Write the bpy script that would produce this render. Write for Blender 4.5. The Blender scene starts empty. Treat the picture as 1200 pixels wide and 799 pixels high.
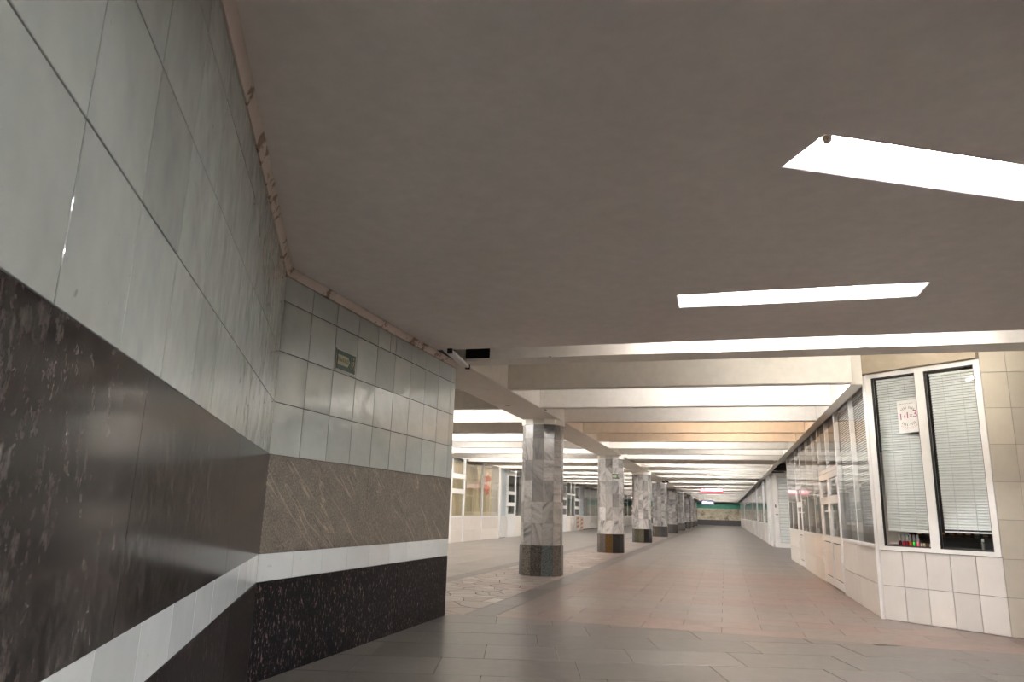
import bpy, bmesh, math, random
from mathutils import Matrix, Vector
random.seed(7)
SC = bpy.context.scene
COL = SC.collection
PI = math.pi

# ------------------------------------------------------------------ camera
YAW, PITCH, ROLL = -0.284405, 0.228018, 0.028816
CAM_H = 1.2
f_ = Vector((math.sin(YAW)*math.cos(PITCH), math.cos(YAW)*math.cos(PITCH), math.sin(PITCH)))
r_ = Vector((math.cos(YAW), -math.sin(YAW), 0))
u_ = r_.cross(f_)
r2 = r_*math.cos(ROLL) + u_*math.sin(ROLL)
u2 = -r_*math.sin(ROLL) + u_*math.cos(ROLL)
cd = bpy.data.cameras.new('camera')
cd.sensor_width = 36; cd.lens = 851.7/1200*36; cd.clip_end = 300; cd.clip_start = 0.02
cam = bpy.data.objects.new('camera', cd); COL.objects.link(cam)
m = Matrix.Identity(4)
for i in range(3):
    m[i][0], m[i][1], m[i][2] = r2[i], u2[i], -f_[i]
m.translation = (0, 0, CAM_H)
cam.matrix_world = m
SC.camera = cam

# ------------------------------------------------------------------ world, exposure
w = bpy.data.worlds.new('world'); SC.world = w; w.use_nodes = True
w.node_tree.nodes['Background'].inputs[0].default_value = (0.03, 0.03, 0.035, 1)
w.node_tree.nodes['Background'].inputs[1].default_value = 0.2
SC.view_settings.view_transform = 'Standard'
SC.view_settings.look = 'None'
SC.view_settings.gamma = 1.0
SC.view_settings.use_curve_mapping = False
SC.view_settings.exposure = 2.64
SC.cycles.max_bounces = 10
SC.cycles.diffuse_bounces = 6
SC.cycles.glossy_bounces = 4
SC.cycles.transparent_max_bounces = 16
SC.cycles.sample_clamp_indirect = 6.0
SC.cycles.caustics_reflective = False
SC.cycles.caustics_refractive = False
SC.cycles.use_denoising = True

TUBE = 42.0            # radiance of a lit fluorescent tube
WHITE_L = (1.0, 0.985, 0.975)
WARM_L = (1.0, 0.71, 0.49)

# ------------------------------------------------------------------ material helpers
class N:
    def __init__(s, name):
        s.m = bpy.data.materials.new(name); s.m.use_nodes = True
        s.t = s.m.node_tree; s.n = s.t.nodes; s.l = s.t.links
        s.p = s.n['Principled BSDF']; s.out = s.n['Material Output']
    def new(s, typ, **kw):
        x = s.n.new(typ)
        for k, v in kw.items():
            setattr(x, k, v)
        return x
    def link(s, a, b): s.l.new(a, b)
    def setp(s, **kw):
        for k, v in kw.items():
            k = k.replace('_', ' ')
            s.p.inputs[k].default_value = v
    def rnd(s, src='object'):
        if src == 'object':
            return s.new('ShaderNodeObjectInfo').outputs['Random']
        a = s.new('ShaderNodeAttribute', attribute_name='tone'); return a.outputs['Fac']
    def coord(s, src='object', scale=(1, 1, 1), world=False):
        """position in metres, shifted by the piece's own random number"""
        tc = s.new('ShaderNodeTexCoord')
        base = tc.outputs['Object']
        if world:
            base = s.new('ShaderNodeNewGeometry').outputs['Position']
        mp = s.new('ShaderNodeMapping'); mp.inputs['Scale'].default_value = scale
        s.link(base, mp.inputs['Vector'])
        if world: return mp.outputs['Vector']
        r = s.rnd(src)
        mul = s.new('ShaderNodeMath', operation='MULTIPLY'); mul.inputs[1].default_value = 37.7
        s.link(r, mul.inputs[0])
        add = s.new('ShaderNodeVectorMath', operation='ADD')
        s.link(mp.outputs['Vector'], add.inputs[0]); s.link(mul.outputs[0], add.inputs[1])
        return add.outputs[0]
    def noise(s, vec, scale, detail=4, rough=.55, dist=0):
        x = s.new('ShaderNodeTexNoise'); x.inputs['Scale'].default_value = scale
        x.inputs['Detail'].default_value = detail; x.inputs['Roughness'].default_value = rough
        x.inputs['Distortion'].default_value = dist
        s.link(vec, x.inputs['Vector']); return x.outputs['Fac']
    def ramp(s, fac, stops, interp='LINEAR'):
        x = s.new('ShaderNodeValToRGB'); cr = x.color_ramp; cr.interpolation = interp
        while len(cr.elements) < len(stops): cr.elements.new(.5)
        for e, (p, c) in zip(cr.elements, stops):
            e.position = p; e.color = (*c, 1) if len(c) == 3 else c
        s.link(fac, x.inputs[0]); return x.outputs[0]
    def mix(s, fac, a, b, mode='MIX'):
        x = s.new('ShaderNodeMix', data_type='RGBA', blend_type=mode)
        for sock, v in ((x.inputs[0], fac), (x.inputs[6], a), (x.inputs[7], b)):
            if hasattr(v, 'is_output'): s.link(v, sock)
            elif isinstance(v, tuple): sock.default_value = (*v, 1) if len(v) == 3 else v
            else: sock.default_value = v
        return x.outputs[2]
    def mapr(s, v, a, b, c, d):
        x = s.new('ShaderNodeMapRange')
        for i, q in enumerate((a, b, c, d)): x.inputs[i+1].default_value = q
        s.link(v, x.inputs[0]); return x.outputs[0]
    def bright(s, col, v):
        x = s.new('ShaderNodeHueSaturation'); s.link(col, x.inputs['Color'])
        if hasattr(v, 'is_output'): s.link(v, x.inputs['Value'])
        return x.outputs[0]
    def base(s, c):
        if hasattr(c, 'is_output'): s.link(c, s.p.inputs['Base Color'])
        else: s.p.inputs['Base Color'].default_value = (*c, 1)
    def rough(s, v):
        if hasattr(v, 'is_output'): s.link(v, s.p.inputs['Roughness'])
        else: s.p.inputs['Roughness'].default_value = v
    def bump(s, h, strength, dist=.01):
        b = s.new('ShaderNodeBump'); b.inputs['Strength'].default_value = strength
        b.inputs['Distance'].default_value = dist
        s.link(h, b.inputs['Height']); s.link(b.outputs[0], s.p.inputs['Normal'])

M = {}
def plain(name, c, rough=.5, metal=0, **kw):
    n = N(name); n.base(c); n.rough(rough); n.setp(Metallic=metal)
    v = n.coord(); k = n.noise(v, 6, 3)
    n.base(n.bright(n.ramp(k, [(0, c), (1, c)]), n.mapr(k, .2, .8, .93, 1.05)))
    M[name] = n.m; return n

def plaster(name, c, stain, amount=.35):
    n = N(name); v = n.coord(world=True)
    a = n.noise(v, .55, 5, .6); b = n.noise(v, 9, 4)
    col = n.mix(n.mapr(a, .35, .75, 0, amount), c, stain)
    col = n.bright(col, n.mapr(b, .3, .7, .95, 1.04))
    n.base(col); n.rough(.75); n.bump(n.noise(v, 40, 4), .12, .004)
    M[name] = n.m
plaster('ceiling_plaster', (.76, .71, .68), (.64, .585, .555), .4)
plaster('rib_plaster', (.83, .80, .75), (.70, .63, .53), .35)
n = N('cornice_plaster'); v = n.coord(world=True)
a = n.noise(v, 2.2, 4, .6); b = n.noise(v, 14, 4, .65)
col = n.mix(n.mapr(a, .5, .62, 0, .35), (.60, .51, .46), (.44, .36, .30))
pk = n.new('ShaderNodeMath', operation='MULTIPLY'); n.link(a, pk.inputs[0]); n.link(b, pk.inputs[1])
col = n.mix(n.mapr(pk.outputs[0], .31, .35, 0, .85), col, (.20, .13, .08))
n.base(col); n.rough(.8); n.bump(n.noise(v, 30, 4), .3, .006); M['cornice_plaster'] = n.m
plaster('bulkhead_plaster', (.42, .36, .28), (.20, .15, .10), .9)
plaster('hole_shade', (.030, .026, .026), (.02, .02, .02), .5)  # near-black colour painting the shade inside the open ceiling hole
plaster('wall_paint', (.60, .57, .52), (.45, .42, .38), .4)
plaster('dark_wall', (.16, .145, .14), (.10, .09, .085), .4)  # unseen hall walls, colour darkened so the polished granite reflects less light

def tile(name, c, c2, rough=.08, wav=.25, spots=True):
    n = N(name); v = n.coord()
    r = n.rnd(); a = n.noise(v, 3.2, 4, .6)
    col = n.mix(n.mapr(a, .3, .75, 0, 1), c, c2)
    col = n.bright(col, n.mapr(r, 0, 1, .90, 1.06))
    if spots:
        k = n.noise(v, 16, 3, .6)
        col = n.mix(n.mapr(k, .70, .78, 0, .45), col, (.16, .15, .12))
    n.base(col); n.rough(rough)
    h = n.noise(v, 5.0, 2, .4)
    n.bump(h, wav, .012)
    n.setp(IOR=1.55, Specular_IOR_Level=.7)
    M[name] = n.m
tile('wall_tile', (.45, .485, .46), (.52, .55, .525), .06, .95)
tile('strip_tile', (.62, .66, .675), (.68, .71, .72), .12, .15)
tile('kiosk_tile', (.66, .62, .585), (.70, .66, .625), .22, .05, False)
tile('beige_tile', (.52, .47, .39), (.58, .53, .45), .25, .05, False)
tile('kiosk_panel', (.72, .66, .60), (.76, .70, .64), .5, .04, False)
plain('grout', (.055, .045, .045), .8)
plain('light_grout', (.20, .17, .15), .8)

def granite(name, dark, mid, light, sc=60, rough=.1, lightpos=.66, wav=.04, stretch=(1, 1, 1), ior=1.5, spec=.5, lo=.36, mi=.5):
    n = N(name); v = n.coord(scale=stretch)
    a = n.noise(v, sc, 3, .7); b = n.noise(v, sc*.23, 4, .6); c = n.noise(v, 1.7, 3)
    col = n.ramp(a, [(lo, dark), (mi, mid), (lightpos, light)])
    col = n.mix(n.mapr(b, .35, .7, .0, .75), col, dark)
    col = n.bright(col, n.mapr(c, .3, .7, .75, 1.2))
    n.base(col); n.rough(rough); n.setp(IOR=ior, Specular_IOR_Level=spec)
    n.bump(n.noise(v, 4, 2), wav, .01)
    M[name] = n.m; return n
granite('granite_polished', (.006, .005, .0055), (.034, .028, .028), (.10, .086, .08), 34, .14, .70, .03, (1, 1, .6), 1.45, .16)
granite('granite_speckled', (.004, .0035, .005), (.010, .008, .009), (.36, .26, .23), 46, .32, .74, .04, (1.3, 1, .55), 1.4, .10, .49, .57)
# rough brownish band with oblique veins
n = N('granite_veined'); v = n.coord()
a = n.noise(v, 70, 3, .7); b = n.noise(v, 9, 4, .6)
col = n.ramp(a, [(.3, (.055, .045, .036)), (.5, (.125, .105, .085)), (.72, (.25, .215, .175))])
mp = n.new('ShaderNodeMapping'); mp.inputs['Rotation'].default_value = (0, math.radians(-38), 0)
n.link(v, mp.inputs['Vector'])
mp2 = n.new('ShaderNodeMapping'); mp2.inputs['Scale'].default_value = (.22, 1, 2.6); n.link(mp.outputs[0], mp2.inputs['Vector'])
vn = n.noise(mp2.outputs[0], 2.2, 3, .5, .25)
rid = n.new('ShaderNodeMath', operation='ABSOLUTE'); sb = n.new('ShaderNodeMath', operation='SUBTRACT'); sb.inputs[1].default_value = .5
n.link(vn, sb.inputs[0]); n.link(sb.outputs[0], rid.inputs[0])
col = n.mix(n.mapr(rid.outputs[0], .0, .012, .75, 0), col, (.30, .25, .18))
vn2 = n.noise(mp2.outputs[0], 3.1, 3, .5, .2)
rid2 = n.new('ShaderNodeMath', operation='ABSOLUTE'); sb2 = n.new('ShaderNodeMath', operation='SUBTRACT'); sb2.inputs[1].default_value = .42
n.link(vn2, sb2.inputs[0]); n.link(sb2.outputs[0], rid2.inputs[0])
col = n.mix(n.mapr(rid2.outputs[0], .0, .006, .7, 0), col, (.02, .017, .014))
col = n.bright(col, n.mapr(b, .3, .7, .8, 1.2))
n.base(col); n.rough(.42); n.bump(a, .12, .003); M['granite_veined'] = n.m

def marble(name, src, val=1.0):
    n = N(name); v = n.coord(src); r = n.rnd(src)
    # vein direction turns from panel to panel
    vr = n.new('ShaderNodeVectorRotate', rotation_type='X_AXIS'); n.link(v, vr.inputs['Vector'])
    ang = n.mapr(r, 0, 1, -1.5, 1.5); n.link(ang, vr.inputs['Angle'])
    vv = vr.outputs[0]
    cloud = n.noise(vv, 3.0, 4, .55, .5)
    mp = n.new('ShaderNodeMapping'); mp.inputs['Scale'].default_value = (1, 1, 4); n.link(vv, mp.inputs['Vector'])
    st = n.noise(mp.outputs[0], 1.5, 4, .55, .8)
    col = n.ramp(st, [(.30, (.17, .155, .155)), (.40, (.36, .335, .325)), (.52, (.50, .47, .445)), (.7, (.58, .545, .51))])
    vn = n.noise(mp.outputs[0], 2.3, 2, .5, .6)
    sb = n.new('ShaderNodeMath', operation='SUBTRACT'); sb.inputs[1].default_value = .46; ab = n.new('ShaderNodeMath', operation='ABSOLUTE')
    n.link(vn, sb.inputs[0]); n.link(sb.outputs[0], ab.inputs[0])
    col = n.mix(n.mapr(ab.outputs[0], 0, .012, .55, 0), col, (.10, .09, .095))
    col = n.mix(n.mapr(cloud, .5, .75, 0, .5), col, (.40, .37, .35))
    sq = n.new('ShaderNodeMath', operation='FRACT'); ml = n.new('ShaderNodeMath', operation='MULTIPLY')
    ml.inputs[1].default_value = 7.31; n.link(r, ml.inputs[0]); n.link(ml.outputs[0], sq.inputs[0])
    col = n.bright(col, n.ramp(sq.outputs[0], [(0, (.68*val,)*3), (.15, (.78*val,)*3), (.3, (.95*val,)*3), (1, (1.2*val,)*3)]))
    n.base(col); n.rough(.18); n.bump(n.noise(v, 5, 2), .04, .01); M[name] = n.m
marble('marble', 'object', .60); marble('marble_attr', 'attr', .5); marble('marble_dark', 'object', .40)

def colbase(name, src, fixed=None):
    n = N(name); v = n.coord(src); r = n.rnd(src)
    a = n.noise(v, 42, 3, .7)
    if fixed: hue = n.ramp(r, [(0, fixed), (1, fixed)])
    else: hue = n.ramp(r, [(0, (.07, .058, .05)), (.3, (.045, .04, .038)), (.55, (.06, .06, .06)), (.72, (.02, .017, .016)), (.9, (.055, .04, .025))], 'CONSTANT')
    n.base(n.bright(hue, n.mapr(a, .35, .65, .35, 1.9))); n.rough(.17); M[name] = n.m
colbase('plinth_granite', 'object'); colbase('plinth_granite_attr', 'attr')
for nm, c in (('grey_brown', (.10, .086, .07)), ('brown', (.058, .048, .042)), ('blue_grey', (.07, .076, .075)), ('amber', (.05, .026, .007)), ('black', (.010, .008, .008)), ('olive', (.04, .034, .02))):
    colbase('plinth_'+nm, 'object', c)
def floor_stone(name, src, stops, rough=.33):
    n = N(name); v = n.coord(src); r = n.rnd(src); wpos = n.coord(world=True)
    b = n.noise(wpos, .7, 1, .5); a = n.noise(v, 9, 1, .5)
    col = n.bright(n.ramp(r, [(p, tuple(x*.76 for x in c)) for p, c in stops]), n.mapr(a, .3, .7, .88, 1.12))
    col = n.mix(n.mapr(b, .35, .85, 0, .3), col, (.10, .086, .078))
    n.base(col)
    n.rough(rough); n.setp(Specular_IOR_Level=.26); M[name] = n.m
GREY = [(0, (.095, .083, .076)), (.45, (.125, .11, .10)), (.8, (.15, .132, .121)), (1, (.105, .092, .085))]
RED = [(0, (.235, .145, .122)), (.45, (.275, .18, .152)), (.75, (.25, .195, .17)), (1, (.22, .15, .128))]
MID = [(0, (.20, .175, .16)), (.45, (.24, .212, .195)), (.8, (.27, .24, .222)), (1, (.215, .19, .175))]
PINK = [(0, (.21, .168, .148)), (.5, (.25, .195, .17)), (1, (.20, .172, .156))]
PALE = [(0, (.25, .222, .20)), (.5, (.28, .252, .23)), (1, (.30, .27, .248))]
CRAZY = [(0, (.26, .19, .165)), (.3, (.31, .25, .22)), (.6, (.24, .155, .13)), (.8, (.42, .38, .35)), (1, (.30, .265, .24))]
for nm, st in (('grey', GREY), ('red', RED), ('pink', PINK), ('mid', MID), ('pale', PALE), ('crazy', CRAZY)):
    floor_stone('floor_'+nm, 'object', st); floor_stone('floor_'+nm+'_attr', 'attr', st)
plain('mortar', (.035, .03, .028), .8)

plain('white_frame', (.76, .74, .72), .45)
plain('white_enamel', (.86, .86, .84), .45)
plain('blind_white', (.85, .86, .855), .5)
plain('cord_grey', (.55, .56, .55), .7)
plain('dark_plastic', (.018, .018, .02), .4)
plain('chrome', (.7, .7, .7), .2, 1)
plain('dark_interior', (.05, .045, .042), .7)
plain('shelf_dark', (.07, .055, .05), .6)
plain('curtain_beige', (.58, .47, .30), .8)
plain('paper_white', (.80, .79, .78), .6)
plain('magenta_ink', (.40, .025, .17), .5)
plain('grey_ink', (.26, .24, .23), .6)
plain('pale_pink_ink', (.62, .45, .47), .6)
plain('sign_green', (.003, .042, .026), .35)
plain('sign_cream', (.34, .31, .20), .45)
plain('sign_edge', (.46, .43, .36), .5)
plain('poster_red', (.62, .17, .10), .5)
plain('poster_cream', (.70, .58, .45), .5)
plain('far_green', (.035, .27, .19), .5)
plain('far_dark', (.02, .017, .02), .35)
plain('shutter_white', (.68, .70, .68), .4)
plain('frosted', (.55, .60, .63), .3)
plain('purple', (.05, .02, .16), .4)
plain('red_sign', (.60, .03, .06), .4)
for nm, c in (('polish_red', (.45, .02, .05)), ('polish_pink', (.62, .10, .16)), ('polish_orange', (.65, .16, .06)),
              ('polish_green', (.04, .50, .05)), ('polish_wine', (.22, .01, .05)), ('jar_tan', (.50, .38, .28)),
              ('goods_brown', (.20, .09, .05)), ('goods_grey', (.20, .19, .18))):
    plain(nm, c, .25)
# mural at the far end
n = N('mural'); v = n.coord(world=True)
a = n.noise(v, 1.6, 5, .65); b = n.noise(v, 5, 3)
col = n.ramp(a, [(.34, (.11, .10, .06)), (.44, (.36, .31, .22)), (.6, (.46, .41, .31)), (.75, (.30, .27, .17))])
n.base(n.bright(col, n.mapr(b, .3, .7, .8, 1.15))); n.rough(.6); M['mural'] = n.m

def emit(name, c, s):
    n = N(name); n.base((.8, .8, .8)); n.setp(Emission_Color=(*c, 1), Emission_Strength=s); M[name] = n.m
emit('tube_white', WHITE_L, TUBE); emit('tube_bay', WHITE_L, TUBE*.8); emit('tube_warm', WARM_L, TUBE*.9); emit('tube_dim', (1, .95, .87), TUBE*.34)
emit('letters_lit', (1, .93, .96), .4); emit('letters_blue', (.9, .92, 1), .35)
emit('red_lit', (1, .04, .10), .16); emit('purple_lit', (.10, .05, .45), .06)

n = N('glass'); n.n.remove(n.p)
tr = n.new('ShaderNodeBsdfTransparent'); tr.inputs[0].default_value = (.97, .98, .977, 1)
gl = n.new('ShaderNodeBsdfGlossy'); gl.inputs['Roughness'].default_value = .015
fr = n.new('ShaderNodeFresnel'); fr.inputs[0].default_value = 1.65
geo = n.new('ShaderNodeNewGeometry'); inv = n.new('ShaderNodeMath', operation='SUBTRACT'); inv.inputs[0].default_value = 1
n.link(geo.outputs['Backfacing'], inv.inputs[1])
mu = n.new('ShaderNodeMath', operation='MULTIPLY'); n.link(fr.outputs[0], mu.inputs[0]); n.link(inv.outputs[0], mu.inputs[1])
ms = n.new('ShaderNodeMixShader'); n.link(mu.outputs[0], ms.inputs[0]); n.link(tr.outputs[0], ms.inputs[1]); n.link(gl.outputs[0], ms.inputs[2])
n.link(ms.outputs[0], n.out.inputs['Surface']); M['glass'] = n.m

# ------------------------------------------------------------------ object helpers
W = {}                       # world matrix of every object, by name
I4 = Matrix.Identity(4)
def link(name, data, parent=None, mat_world=I4):
    o = bpy.data.objects.new(name, data); COL.objects.link(o)
    W[o.name] = mat_world.copy()
    if parent is not None:
        o.parent = parent; o.matrix_local = W[parent.name].inverted() @ mat_world
    else:
        o.matrix_local = mat_world
    return o
def frame(x, y, rz=0, z=0): return Matrix.Translation((x, y, z)) @ Matrix.Rotation(rz, 4, 'Z')
def T(x, y, z): return Matrix.Translation((x, y, z))
def tag(o, label, cat, group=None, kind=None):
    o['label'] = label; o['category'] = cat
    if group: o['group'] = group
    if kind: o['kind'] = kind
    return o
def thing(name, label, cat, mat=I4, group=None, kind=None):
    return tag(link(name, None, None, mat), label, cat, group, kind)
_cache = {}
def box_mesh(dx, dy, dz, mat, bev=0):
    key = (round(dx, 4), round(dy, 4), round(dz, 4), mat, bev)
    if key in _cache: return _cache[key]
    bm = bmesh.new(); bmesh.ops.create_cube(bm, size=1)
    bmesh.ops.scale(bm, vec=(dx, dy, dz), verts=bm.verts)
    if bev:
        bmesh.ops.bevel(bm, geom=list(bm.edges), offset=bev, segments=1, affect='EDGES')
    me = bpy.data.meshes.new('box'); bm.to_mesh(me); bm.free(); me.materials.append(M[mat])
    _cache[key] = me; return me
def box(name, parent, x0, x1, y0, y1, z0, z1, mat, F=I4, bev=0):
    return link(name, box_mesh(x1-x0, y1-y0, z1-z0, mat, bev), parent, F @ T((x0+x1)/2, (y0+y1)/2, (z0+z1)/2))
def boxes(name, parent, lst, mat, F=I4, bev=0, origin=None):
    """several boxes as one mesh"""
    o0 = Vector(origin) if origin else Vector(((lst[0][0]+lst[0][1])/2, (lst[0][2]+lst[0][3])/2, lst[0][4]))
    bm = bmesh.new()
    for (x0, x1, y0, y1, z0, z1) in lst:
        r = bmesh.ops.create_cube(bm, size=1); vs = r['verts']
        bmesh.ops.scale(bm, vec=(x1-x0, y1-y0, z1-z0), verts=vs)
        bmesh.ops.translate(bm, vec=Vector(((x0+x1)/2, (y0+y1)/2, (z0+z1)/2))-o0, verts=vs)
    if bev: bmesh.ops.bevel(bm, geom=list(bm.edges), offset=bev, segments=1, affect='EDGES')
    me = bpy.data.meshes.new(name); bm.to_mesh(me); bm.free(); me.materials.append(M[mat])
    return link(name, me, parent, F @ T(*o0))
def lathe_mesh(name, prof, mat, seg=12):
    vs, fs = [], []
    for (r, z) in prof:
        for k in range(seg):
            a = 2*PI*k/seg; vs.append((r*math.cos(a), r*math.sin(a), z))
    for i in range(len(prof)-1):
        for k in range(seg):
            a, b = i*seg+k, i*seg+(k+1) % seg; fs.append((a, b, b+seg, a+seg))
    fs.append(tuple(reversed(range(seg)))); fs.append(tuple(range((len(prof)-1)*seg, len(prof)*seg)))
    me = bpy.data.meshes.new(name); me.from_pydata(vs, [], fs); me.materials.append(M[mat])
    for p in me.polygons[:-2]: p.use_smooth = True
    return me
def rod_mesh(length, r, mat, seg=10):
    """rod along x, centred"""
    key = ('rod', round(length, 4), round(r, 4), mat)
    if key in _cache: return _cache[key]
    me = lathe_mesh('rod', [(r, -length/2), (r, length/2)], mat, seg)
    me.transform(Matrix.Rotation(PI/2, 4, 'Y')); _cache[key] = me; return me
def prism_mesh(poly, z0, z1, mat, cx=0, cy=0, inset=0.0):
    k = len(poly)
    vs = [(x-cx, y-cy, z0) for x, y in poly] + [(x-cx, y-cy, z1-inset) for x, y in poly]
    fs = [tuple(reversed(range(k)))] + [(i, (i+1) % k, (i+1) % k+k, i+k) for i in range(k)]
    if inset:
        mx = sum(p[0] for p in poly)/k; my = sum(p[1] for p in poly)/k
        for x, y in poly:
            d = math.hypot(x-mx, y-my) or 1; s = max(0, 1-inset*1.5/d)
            vs.append((mx+(x-mx)*s-cx, my+(y-my)*s-cy, z1))
        fs += [(i+k, (i+1) % k+k, (i+1) % k+2*k, i+2*k) for i in range(k)] + [tuple(range(2*k, 3*k))]
    else:
        fs.append(tuple(range(k, 2*k)))
    me = bpy.data.meshes.new('prism'); me.from_pydata(vs, [], fs); me.materials.append(M[mat]); return me
def merged_prisms(name, parent, polys, z0, z1, mat, inset=.0008):
    vs, fs, tone = [], [], []
    for poly in polys:
        me = prism_mesh(poly, z0, z1, mat, inset=inset); o = len(vs)
        vs += [tuple(v.co) for v in me.vertices]; fs += [tuple(i+o for i in p.vertices) for p in me.polygons]
        tone += [random.random()]*len(me.vertices); bpy.data.meshes.remove(me)
    me = bpy.data.meshes.new(name); me.from_pydata(vs, [], fs); me.materials.append(M[mat])
    at = me.attributes.new('tone', 'FLOAT', 'POINT'); at.data.foreach_set('value', tone)
    o = link(name, me, parent); o['kind'] = 'stuff'; return o
def text(name, parent, body, size, mat, F, extrude=.001, align='CENTER'):
    cu = bpy.data.curves.new(name, 'FONT'); cu.body = body; cu.size = size; cu.extrude = extrude
    cu.align_x = align; cu.align_y = 'CENTER'; cu.materials.append(M[mat])
    return link(name, cu, parent, F)
FACE_S = Matrix.Rotation(PI/2, 4, 'X')      # text lying in xy -> upright, facing -y
def clip(poly, a, b, c):
    """keep a*x+b*y <= c"""
    out = []
    for i in range(len(poly)):
        p, q = poly[i], poly[(i+1) % len(poly)]
        dp, dq = a*p[0]+b*p[1]-c, a*q[0]+b*q[1]-c
        if dp <= 0: out.append(p)
        if (dp < 0) != (dq < 0) and abs(dp-dq) > 1e-12:
            t = dp/(dp-dq); out.append((p[0]+(q[0]-p[0])*t, p[1]+(q[1]-p[1])*t))
    return out
def area(poly):
    return abs(sum(poly[i][0]*poly[(i+1) % len(poly)][1]-poly[(i+1) % len(poly)][0]*poly[i][1] for i in range(len(poly))))/2

# ------------------------------------------------------------------ key dimensions (metres)
ZC = 2.95                    # underside of ceiling and ribs
ZT = 3.48                    # top of the ribbed bays
A1 = -0.501129               # heading of the near left wall
D1 = Vector((math.sin(A1), math.cos(A1), 0)); N1 = Vector((math.cos(A1), -math.sin(A1), 0))
XW, YC0, YC1 = -3.13, 4.58, 8.28       # face and ends of the straight wall piece
ROWS = [(1.54, 1.92), (1.92, 2.30), (2.30, 2.685), (2.685, 2.88)]
G = .0028                    # half a joint
TH = .012                    # tile thickness

# ------------------------------------------------------------------ floor
floor = box('floor', None, -12, 12, -12, 104, -.30, -.008, 'mortar')
floor['kind'] = 'structure'; tag(floor, 'worn polished stone slab floor of the underground passage', 'floor')
def slab(poly, mat, name='floor_slab'):
    cx = sum(p[0] for p in poly)/len(poly); cy = sum(p[1] for p in poly)/len(poly)
    z1 = random.uniform(-.0008, 0)
    o = link(name, prism_mesh(poly, -.03, z1, mat, cx, cy, .0008), floor, T(cx, cy, 0))
    return o
def shrink(poly, g):
    mx = sum(p[0] for p in poly)/len(poly); my = sum(p[1] for p in poly)/len(poly)
    out = []
    for x, y in poly:
        d = math.hypot(x-mx, y-my) or 1; s = max(.3, 1-g*1.35/d); out.append((mx+(x-mx)*s, my+(y-my)*s))
    return out
# near hall: rows turned by about 15 degrees
tilt = math.radians(15.5); ct, st = math.cos(tilt), math.sin(tilt)
rest = []
RH = .63
for i in range(-22, 18):
    u = -14 + random.uniform(0, .9)
    while u < 14:
        L = random.choice((.62, .93, 1.1)); v0 = i*RH + .12
        p = [(u, v0), (u+L, v0), (u+L, v0+RH), (u, v0+RH)]
        p = [(x*ct-y*st, x*st+y*ct) for x, y in p]
        p = clip(p, -1, 0, 3.13); p = clip(p, 0, 1, 8.45) if p else p
        p = clip(p, -N1.x, -N1.y, .545) if p else p
        p = clip(p, N1.x, N1.y, 9.4) if p else p
        p = clip(p, 0, -1, 9) if p else p
        if len(p) > 2 and area(p) > .03:
            cy = sum(q[1] for q in p)/len(p); cx = sum(q[0] for q in p)/len(p)
            p = shrink(p, .003)
            if cy > 4.0 and abs(cx+.6) < 3.6: slab(p, 'floor_grey')
            else: rest.append(p)
        u += L
merged_prisms('floor_slabs', floor, rest, -.03, -.001, 'floor_grey_attr')
# straight aisle: rows across the passage, colour zones of the stone
def zone(y):
    if y < 9.7: return 'red'
    if y < 10.9: return 'pink'
    if y < 16.7: return 'red'
    if y < 26: return 'mid' if int(y*2.5) % 7 else 'pink'
    return 'mid'
far = {'mid': [], 'grey': [], 'pink': [], 'red': [], 'pale': [], 'crazy': []}
y = 8.45; row = 0
while y < 100:
    d = .42 if y < 40 else .84
    x = -2.6 - (row % 2)*.42; xr = 5.5 if y < 9.6 else 3.1 if y < 10.9 else (3.4 if 23.5 < y < 33.4 else 1.95)
    while x < xr:
        L = .84 if y < 40 else 1.68
        p = [(max(x, -2.6), y), (min(x+L, xr), y), (min(x+L, xr), y+d), (max(x, -2.6), y+d)]
        if area(p) > .04:
            p = shrink(p, .0022)
            z = zone(y+.2)
            if random.random() < .16 and z == 'red': z = 'pink'
            if y < 16.9 and x < 2: slab(p, 'floor_'+z)
            else: far[z].append(p)
        x += L
    y += d; row += 1
# granite border strips either side of the columns
for (xa, xb) in ((-2.95, -2.6), (-4.8, -4.5)):
    y = 8.45
    while y < 100:
        L = 1.05; p = shrink([(xa, y), (xb, y), (xb, y+L), (xa, y+L)], .003)
        if y < 17: slab(p, 'floor_grey', 'border_slab')
        else: far['grey'].append(p)
        y += L
# broken-stone paving between the columns
def crazy(x0, x1, y0, y1, n):
    pts = [(random.uniform(x0, x1), random.uniform(y0, y1)) for _ in range(n)]
    out = []
    for i, (px, py) in enumerate(pts):
        c = [(x0, y0), (x1, y0), (x1, y1), (x0, y1)]
        for j, (qx, qy) in enumerate(pts):
            if i == j or abs(qy-py) > 1.6: continue
            a, b = qx-px, qy-py
            c = clip(c, a, b, (qx*qx+qy*qy-px*px-py*py)/2)
            if len(c) < 3: break
        if len(c) > 2 and area(c) > .004: out.append(shrink(c, .007))
    return out
for p in crazy(-4.5, -2.95, 8.3, 16.5, 120): slab(p, 'floor_crazy', 'paving_stone')
far['crazy'] += crazy(-4.5, -2.95, 16.5, 45, 330)
y = 45
while y < 100:
    far['pink'].append([(-4.5, y), (-2.95, y), (-2.95, y+1.2), (-4.5, y+1.2)]); y += 1.2
# left aisle
y = 8.4
while y < 100:
    x = -9.4
    while x < -4.8:
        p = [(x, y), (min(x+.92, -4.8), y), (min(x+.92, -4.8), y+.6), (x, y+.6)]
        far['pale'].append(shrink(p, .003)); x += .92
    y += .6
for k, v in far.items():
    if v: merged_prisms('floor_slabs_'+k, floor, v, -.03, -.0008, 'floor_'+k+'_attr')

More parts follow.
